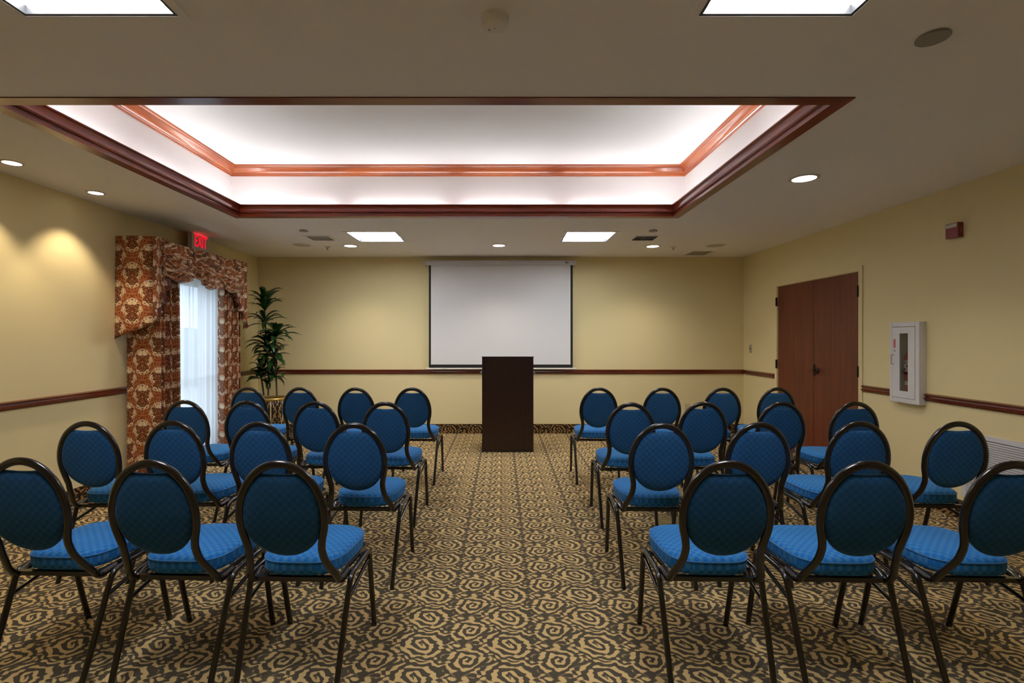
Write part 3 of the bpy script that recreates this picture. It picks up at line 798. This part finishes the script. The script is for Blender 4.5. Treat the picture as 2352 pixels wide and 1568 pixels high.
# ------------------------------------------------------------------ curtains
TU, TV = 1/.30, 1/.33
def path_grid(name, path, z0fn, z1fn, nv, parent, mt, amp=None, bow=None, uoff=0, solid=.003):
    """cloth hung along a plan path (list of (x, y)); u runs along the arc length"""
    P = [Vector((p[0], p[1])) for p in path]
    L = [0]
    for i in range(1, len(P)): L.append(L[-1]+(P[i]-P[i-1]).length)
    g = MB(); n = len(P)-1
    def fn(u, v):
        i = min(int(round(u*n)), n); p = P[i]
        zt_, zb = z1fn(u), z0fn(u)
        zz = zt_+(zb-zt_)*v
        x, y = (p.x, p.y) if bow is None else bow(p.x, p.y, u, v)
        return (x, y, zz), (L[i]*TU+uoff, zz*TV)
    g.grid(n, nv, fn)
    return g.build(name, mt, parent, smooth=True, angle=0, solid=solid)

def pleat_path(y0, y1, x, amp, n, phase=0, m=14):
    pts = []
    N = n*m
    for i in range(N+1):
        s = i/N
        a = 2*pi*n*s+phase
        pts.append((x+amp*sin(a)*(1+.25*sin(a*.37+1)), y0+(y1-y0)*s+.012*sin(2*a)))
    return pts
# near drape: return to the wall, then pleats
ret = [(-3.51+(.235)*k/10, 4.66+.006*sin(k*.9)) for k in range(11)]
pth = ret+pleat_path(4.675, 5.03, -3.280, .056, 4, phase=.6)
o = path_grid('curtain_panel', pth, lambda u: .01, lambda u: 2.30, 30, None, M_damask, bow=lambda x, y, u, v: (x, y+(.03*(v-.5) if u > .4 else 0)*(u-.4)*1.6))
tag(o, 'rust and cream damask curtain panel hanging at the rail end of the glass door', 'curtain', 'damask curtain panels')
pth = pleat_path(5.81, 6.18, -3.280, .052, 4, phase=2.2)+[(-3.27-.24*k/8, 6.215) for k in range(9)]
o = path_grid('curtain_panel', pth, lambda u: .01, lambda u: 2.30, 30, None, M_damask, bow=lambda x, y, u, v: (x, y), uoff=.35)
tag(o, 'rust and cream damask curtain panel hanging beside the potted plant', 'curtain', 'damask curtain panels')
pth = []
N = 150
for i in range(N+1):
    s = i/N
    pth.append((-3.40+.018*sin(2*pi*13*s+1.3*sin(s*9))+.010*sin(2*pi*5*s+1), 4.93+1.10*s))
o = path_grid('sheer_curtain', pth, lambda u: .02, lambda u: 2.22, 12, None, M_sheer, solid=0)
tag(o, 'translucent white sheer curtain over the glass door, between the damask panels', 'curtain')

# valance
VX, VY0, VY1, VZ = -3.215, 4.57, 6.245, 2.322
t = empty('valance', (XL, 5.4, 2.3), 'damask swagged valance with pleated tails and burgundy lining over the door', 'valance')
ox, oy, oz = XL, 5.4, 2.3
def vl(p): return (p[0]-ox, p[1]-oy, p[2]-oz)
g = MB(); g.box(XL-ox, VX-.02-ox, VY0+.01-oy, VY1-.01-oy, VZ-.02-oz, VZ-.004-oz); g.build('top_board', M_damask, t)
# side return tail (faces the camera), bottom edge slants up towards the front
def side(u, v):
    x = XL+.004+(VX-XL-.004)*u
    zb = 1.372+.135*u**.9
    zz = VZ+(zb-VZ)*v
    y = VY0-.012*sin(u*pi)-.02*v*sin(u*7+.6)*.5
    if u > .86: y += .03*(u-.86)/.14
    return vl((x-.01*v*(1-u), y, zz)), ((x-XL)*TU-.55, zz*TV+.08)
g = MB(); g.grid(24, 24, side); g.build('side_tail', M_damask, t, smooth=True, angle=0, solid=.004)
def side2(u, v):
    x = XL+.004+(VX-XL-.004)*u; zb = 1.45+.30*u
    zz = VZ-.03+(zb-VZ+.03)*v
    return vl((x, VY1+.012+.006*v*sin(u*7), zz)), ((x-XL)*TU, zz*TV)
g = MB(); g.grid(12, 16, side2); g.build('side_tail', M_damask, t, smooth=True, angle=0, solid=.004)
def jabot(y0, y1, za, zb, nf, depth, name, flip=False, push=0):
    """cascade of knife pleats; bottom goes from za (at y0) to zb (at y1)"""
    g = MB(); N = nf*10
    def fn(u, v):
        s = u*nf; k = int(min(s, nf-1e-6)); f = s-k
        zig = f if f < .72 else (1-f)*.72/.28
        y = y0+(y1-y0)*((k+zig)/nf if not flip else (k+.28+(.72-zig if False else f*.72))/nf)
        x = VX+.012+depth*(.5+.5*sin(2*pi*f-pi/2))+push
        b = za+(zb-za)*((k+.5+ (f-.5)*.9)/nf)
        zz = VZ+(b-VZ)*v
        return vl((x, y, zz)), (u*1.9, zz*TV)
    g.grid(N, 20, fn)
    j = g.build(name, M_damask, t, smooth=True, angle=0, solid=.004)
    g = MB()
    for k in range(nf):
        yk0 = y0+(y1-y0)*(k/nf); yk1 = y0+(y1-y0)*((k+.75)/nf)
        b0 = za+(zb-za)*(k/nf); b1 = za+(zb-za)*((k+1)/nf)
        hi = max(b0, b1)+.045; lo_ = (b0+b1)/2
        if zb < za: v3 = [(yk0, max(b0,b1)+.02), (yk1, lo_-.01), (yk0, lo_-.045)]
        else: v3 = [(yk0, hi-.03), (yk1, hi-.01), (yk0+(yk1-yk0)*.8, lo_-.02)]
        xx = VX+.012+depth+.010+push
        g.add([vl((xx, a, b)) for a, b in v3]+[vl((xx-.003, a, b)) for a, b in v3], [(0,1,2),(5,4,3),(0,3,4,1),(1,4,5,2),(2,5,3,0)])
    g.build('lining', M_lining, j)
jabot(VY0, 4.78, 1.50, 1.92, 3, .030, 'jabot')
jabot(5.93, VY1, 1.93, 1.49, 4, .026, 'jabot', push=.0)
# swags
def swag(y0, y1, zlo, zend0, zend1, nm, skew=0):
    def fn(u, v):
        arch = (4*u*(1-u))**.8
        zb = (zend0*(1-u)+zend1*u)*(1-arch)+zlo*arch
        zz = VZ-.022+(zb-VZ+.022)*v
        belly = sin(pi*min(1, u*1.0))
        fold = sin(v**1.4*2*pi*4.6-8.5*(u-.5)**2*v+1.5*(u-.5))
        x = VX+.030+.060*belly**.7*(.25+.75*sin(pi*v*.62))+.034*fold*belly**.6*(.35+.65*v)+.018*sin(u*2*pi*7+1)*(1-belly*.75)+(.022 if nm == 1 else 0)
        if v > .93: x -= .03*(v-.93)/.07
        a = (u-.5)*(y1-y0)
        U = a*TU*1.7+.25*sin(v*3)+nm*.37; V = (zz+(a*a)*1.2)*TV*1.25+.03*fold+nm*.21
        ang = .5*(1 if u > .5 else -1)*v*abs(u-.5)*2
        return vl((x, y0+(y1-y0)*u, zz)), (U*cos(ang)-V*sin(ang), U*sin(ang)+V*cos(ang))
    g = MB(); g.grid(48, 36, fn); g.build('swag', M_damask, t, smooth=True, angle=0, solid=.004)
swag(4.66, 5.15, 1.925, 1.98, 2.07, 0)
swag(5.09, 5.66, 1.905, 2.08, 2.07, 1)
swag(5.60, 6.08, 1.915, 2.08, 1.96, 2)

# ------------------------------------------------------------------ potted dracaena
random.seed(11)
PX, PY = -3.065, 6.62
t = empty('potted_plant', (PX, PY, 0), 'tall green dracaena in a black and gold ornamented pot in the corner', 'plant')
def pot_mat():
    m = bpy.data.materials.new('black_gold_porcelain'); m.use_nodes = True; nt = m.node_tree; Ex.nt = nt
    b = nt.nodes['Principled BSDF']; b.inputs['Roughness'].default_value = .25; b.inputs['Coat Weight'].default_value = .5
    tc = nt.nodes.new('ShaderNodeTexCoord'); sp = nt.nodes.new('ShaderNodeSeparateXYZ'); nt.links.new(tc.outputs['UV'], sp.inputs[0])
    U = Ex(sp.outputs[0])*8; V = Ex(sp.outputs[1])
    a = F.abs(U-F.floor(U+.5)); vv = V*14
    f = F.sin(a*22+F.sin(vv*2.1)*1.7)*F.sin(vv*2.6+a*9+F.sin(a*30)) + .5*F.sin(vv*7+a*31)
    g1 = (f > .62)
    dia = F.abs(a*1.1-F.abs((V-.43)*2.6)-.1) < .022
    band = (a > .455)
    r2 = (F.abs(V-.235) < .018)
    def mixc(mask, c, prev):
        mx = nt.nodes.new('ShaderNodeMix'); mx.data_type = 'RGBA'; nt.links.new(mask.s, mx.inputs['Factor'])
        if isinstance(prev, tuple): mx.inputs['A'].default_value = (*prev, 1)
        else: nt.links.new(prev, mx.inputs['A'])
        mx.inputs['B'].default_value = (*c, 1); return mx.outputs['Result']
    c = mixc(g1, (.30,.17,.06), (.010,.006,.008)); c = mixc(dia, (.50,.36,.13), c); c = mixc(band, (.60,.50,.24), c); c = mixc(r2, (.50,.36,.15), c)
    nt.links.new(c, b.inputs['Base Color']); return m
g = MB(); g.lathe([(.130,0),(.145,.012),(.140,.035),(.112,.07),(.115,.13),(.150,.20),(.178,.26),(.200,.36),(.208,.45),(.203,.53),(.190,.565),(.180,.57),(.170,.54)], n=64, cap1=False); g.build('pot', pot_mat(), t, smooth=True)
g = MB(); g.lathe([(.190,.562),(.212,.572),(.216,.590),(.210,.600),(.185,.602),(.180,.585),(.182,.565)], n=64, cap0=False, cap1=False); g.build('pot_rim', M_gold, t, smooth=True)
g = MB(); g.lathe([(.183,.560),(.10,.575),(.002,.578)], n=32, cap0=False); g.build('soil', M_soil, t, smooth=True)
def leaf(g, base, az, el, ln, wd, droop):
    """an arching, keeled lance leaf"""
    d = Vector((cos(az), sin(az), 0)); p = Vector(base); N = 10
    ctr = []; e_ = el
    for i in range(N+1):
        ctr.append(p.copy())
        dirv = d*cos(e_)+Vector((0,0,1))*sin(e_)
        p = p+dirv*(ln/N); e_ -= droop/N*(.5+1.2*i/N)
    side_ = Vector((-d.y, d.x, 0)); vs_ = []; fs = []
    tw = random.uniform(-.5, .5)
    for i, c in enumerate(ctr):
        s = i/N
        w_ = wd*(.18+.82*sin(pi*min(1, (s*.9+.06)))**.8)*(1 if s < .75 else max(.02, (1-s)/.25))
        if s < .18: w_ *= .35+.65*s/.18
        sd = side_*cos(tw*s)+Vector((0,0,1))*sin(tw*s)
        nrm = Vector((0,0,1))
        vs_ += [c-sd*w_*.5+nrm*w_*.16, c-nrm*w_*.04, c+sd*w_*.5+nrm*w_*.16]
    for i in range(N):
        for k in range(2): fs.append((i*3+k, i*3+k+1, i*3+4+k, i*3+3+k))
    g.add(vs_, fs)
def loc(px, py, dy=0):
    k = (PY+dy)/1144.0
    return Vector(((px-1153)*k-PX, dy, 1.385-(py-776)*k))
canes = [([loc(606,908,.02), loc(603,885,.03), loc(600,866,.03)], [(600,868,15,.26,1.0), (602,850,12,.24,.9)]),
         ([loc(616,908,-.03), loc(617,860,-.03), loc(613,800,-.02), loc(609,745,0), loc(608,712,0)], [(612,792,22,.30,1.0), (616,812,14,.25,1.3), (608,742,10,.32,.8), (609,712,12,.34,.35), (609,697,6,.30,.15)]),
         ([loc(636,908,.02), loc(634,860,.02), loc(630,800,.02), loc(634,770,.0)], [(634,772,18,.32,.8), (630,820,14,.26,1.2), (628,865,13,.24,1.2)])]
for pts, crowns in canes:
    # smooth the cane
    g = MB(); g.tube(pts, .011, 10); c = g.build('cane', M_cane, t, smooth=True)
    g = MB()
    for (px, py, n, ln, spread) in crowns:
        n = int(n*1.35); b = loc(px, py)
        for i in range(n):
            az = 2*pi*(i*.381966)+random.uniform(-.3, .3)
            f = i/n
            el = 1.30-spread*1.15*f-random.uniform(0, .4)*spread
            L_n = ln*random.uniform(.75, 1.12)
            # stay clear of the two walls
            tip = Vector((PX, PY, 0))+b+Vector((cos(az), sin(az), 0))*L_n*cos(max(el, .1))
            if tip.x < XL+.05 or tip.y > YB-.05: L_n *= .62
            if tip.x < XL+.0 : az = pi-az
            leaf(g, (b.x, b.y, b.z-.05*f+.03), az, el, L_n, random.uniform(.050, .074), random.uniform(1.0, 1.9))
    g.build('foliage', M_leaf, t, smooth=True, angle=0, fix=False)

# ------------------------------------------------------------------ banquet chairs
def lean(z):
    pts = [(.93,0),(.70,.028),(.60,.045),(.52,.074),(.45,.115),(.405,.150)]
    if z >= pts[0][0]: return 0
    for (a, ya), (b, yb) in zip(pts, pts[1:]):
        if z >= b: return ya+(yb-ya)*(a-z)/(a-b)
    return pts[-1][1]
def catmull(P, n=6):
    P = [Vector(p) for p in P]; out = []
    for i in range(len(P)-1):
        p0 = P[max(i-1, 0)]; p1 = P[i]; p2 = P[i+1]; p3 = P[min(i+2, len(P)-1)]
        for k in range(n):
            t_ = k/n
            out.append(.5*((2*p1)+(-p0+p2)*t_+(2*p0-5*p1+4*p2-p3)*t_*t_+(-p0+3*p1-3*p2+p3)*t_**3))
    out.append(P[-1]); return out

def make_chair():
    t = empty('banquet_chair', (0, 0, 0), 'x', 'chair')
    # bent back tube: oval hoop, waist, flare to the seat rail
    zc = .700
    half = []
    for k in range(0, 13):
        th = radians(90-k*10.2)
        half.append((.1640*cos(th), zc+(.210 if th > 0 else .215)*sin(th)))
    # lower part
    half = [p for p in half if p[1] > .605]
    half += [(.1455,.585),(.1440,.560),(.149,.520),(.161,.478),(.173,.445),(.178,.422),(.176,.406)]
    right = [(x, lean(z_), z_) for x, z_ in half]
    right += [(.176, .168, .398), (.182, .200, .404), (.188, .235, .410)]
    left = [(-x, y, z_) for x, y, z_ in right[::-1]]
    pts = catmull(left[:-1]+right, 4)
    g = MB(); g.tube(pts, .0155, 12, r2=.0115, up=(0,1,0)); g.build('back_frame', M_frame, t, smooth=True, angle=0)
    # back cushion
    out = []
    n = 72
    for k in range(n):
        th = 2*pi*k/n
        x = .1535*cos(th); z_ = zc+(.196 if sin(th) > 0 else .160)*sin(th)
        z_ = min(z_, .866+.9*x*x)
        out.append((x, z_))
    cz = .70
    def ring(s, dy, sz=None):
        return [(x*s, lean(cz+(z_-cz)*s)+dy, cz+(z_-cz)*s) for x, z_ in out]
    prof = [(.10,-.013),(.5,-.0125),(.8,-.011),(.93,-.008),(.985,-.003),(1.0,.004),(1.0,.014),(.985,.024),(.94,.034),(.8,.043),(.5,.049),(.10,.051)]
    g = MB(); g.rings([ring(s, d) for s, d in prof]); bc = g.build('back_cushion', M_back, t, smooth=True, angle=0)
    g = MB(); g.tube(ring(1.004, .0045), .0032, 6, closed=True); g.build('piping', M_pipe, bc, smooth=True, angle=0)
    # seat cushion
    def so(s=1.0, n=80):
        r = []
        for k in range(n):
            th = 2*pi*k/n; c, d = cos(th), sin(th)
            ex_ = .52 if d < 0 else .62
            sx = abs(c)**ex_*(1 if c > 0 else -1); sy = abs(d)**ex_*(1 if d > 0 else -1)
            hw_ = .182+.015*sy
            r.append((hw_*sx*s, .347+.197*sy*s))
        return r
    prof = [(.10,.417),(.93,.417),(.975,.421),(.992,.432),(1.0,.450),(.998,.468),(.990,.473),(.965,.482),(.90,.489),(.75,.4945),(.5,.4975),(.2,.4985),(.05,.4985)]
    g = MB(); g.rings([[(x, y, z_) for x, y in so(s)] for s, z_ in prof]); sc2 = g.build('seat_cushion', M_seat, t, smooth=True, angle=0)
    g = MB(); g.tube([(x, y, .4725) for x, y in so(.998)], .0030, 6, closed=True); g.build('piping', M_pipe, sc2, smooth=True, angle=0)
    # under-seat frame
    g = MB()
    g.box(-.172, .172, .155, .177, .394, .412)
    g.box(-.165, .165, .490, .508, .400, .416)
    for sx in (-1, 1): g.tube([(sx*.155, .170, .404), (sx*.168, .20, .408), (sx*.178, .34, .409), (sx*.178, .48, .409), (sx*.160,.50,.408)], .009, 8)
    g.build('seat_frame', M_frame, t, smooth=True)
    for sx in (-1, 1):
        rear = catmull([(sx*.197, .050, 0), (sx*.203, .130, .22), (sx*.207, .178, .355), (sx*.209, .192, .388), (sx*.209, .222, .404), (sx*.209, .300, .406)], 5)
        g = MB(); g.tube(rear, .0125, 10, r2=.0118); g.build('leg', M_frame, t, smooth=True, angle=50)
        fr = catmull([(sx*.209, .295, .406), (sx*.209, .400, .406), (sx*.210, .434, .398), (sx*.210, .452, .372), (sx*.209, .480, .24), (sx*.206, .540, 0)], 5)
        g = MB(); g.tube(fr, .0125, 10, r2=.0118); g.build('leg', M_frame, t, smooth=True, angle=50)
        g = MB(); g.tube(catmull([(sx*.204, .158, .305), (sx*.205, .200, .318), (sx*.206, .40, .356), (sx*.207, .455, .362)], 4), .0085, 8); g.build('stacking_bar', M_frame, t, smooth=True, angle=0)
        for ya in (.215, .385):
            g = MB(); g.box(min(sx*.172, sx*.205), max(sx*.172, sx*.205), ya, ya+.03, .396, .407); g.build('mounting_tab', M_frame, t)
    return t
proto = make_chair()
index_children(proto)
words_row = {1: 'first row from the lectern', 2: 'second row from the lectern', 3: 'third row from the lectern', 4: 'fourth row from the lectern', 5: 'last row'}
pos_words = ['aisle seat', 'second seat from the aisle', 'third seat from the aisle', 'fourth seat from the aisle']
CH_ROWS = [ # (row from lectern, centre px list starting at the aisle, depth list, rotations)
 (-1, 1, [947, 818, 690, 571], [4.64, 4.64, 4.66, 4.68], [0, 0, -1, 0]),
 (-1, 2, [886, 726, 569, 427], [3.60, 3.63, 3.66, 3.70], [0, 0, 0, 0]),
 (-1, 3, [814.5, 598, 400, 203.5], [2.70, 2.74, 2.78, 2.76], [0, 0, 0, 2]),
 (-1, 4, [645, 351, 57], [1.872, 1.885, 1.92], [0, 0, 0]),
 (1, 1, [1375, 1520, 1658, 1783.5], [4.64, 4.62, 4.62, 4.64], [0, 0, 0, 1]),
 (1, 2, [1448, 1614, 1793.5, 1962], [3.56, 3.60, 3.60, 3.60], [0, 0, 0, 0]),
 (1, 3, [1519, 1741, 1971, 2195.5], [2.69, 2.72, 2.75, 2.75], [0, 0, 0, 0]),
 (1, 4, [1669.5, 1988.5, 2320], [1.872, 1.865, 1.865], [0, 0, 0]),
]
first = True
for side_, row, cxs, ys, rots in CH_ROWS:
    for i, (px, y, r) in enumerate(zip(cxs, ys, rots)):
        o = proto if first else copy_tree(proto)
        first = False
        o.location = ((px-1153)*(1+.022/y)*y/1144.0, y, 0)
        o.rotation_euler = (0, 0, radians(r-2.0))
        blk = 'window-side block' if side_ < 0 else 'door-side block'
        o['label'] = f"blue round-backed banquet chair, {blk}, {words_row[row] if row < 4 else 'row farthest from the lectern'}, {pos_words[i]}"
        o['category'] = 'chair'
        o['group'] = 'blue banquet chairs set out in rows'
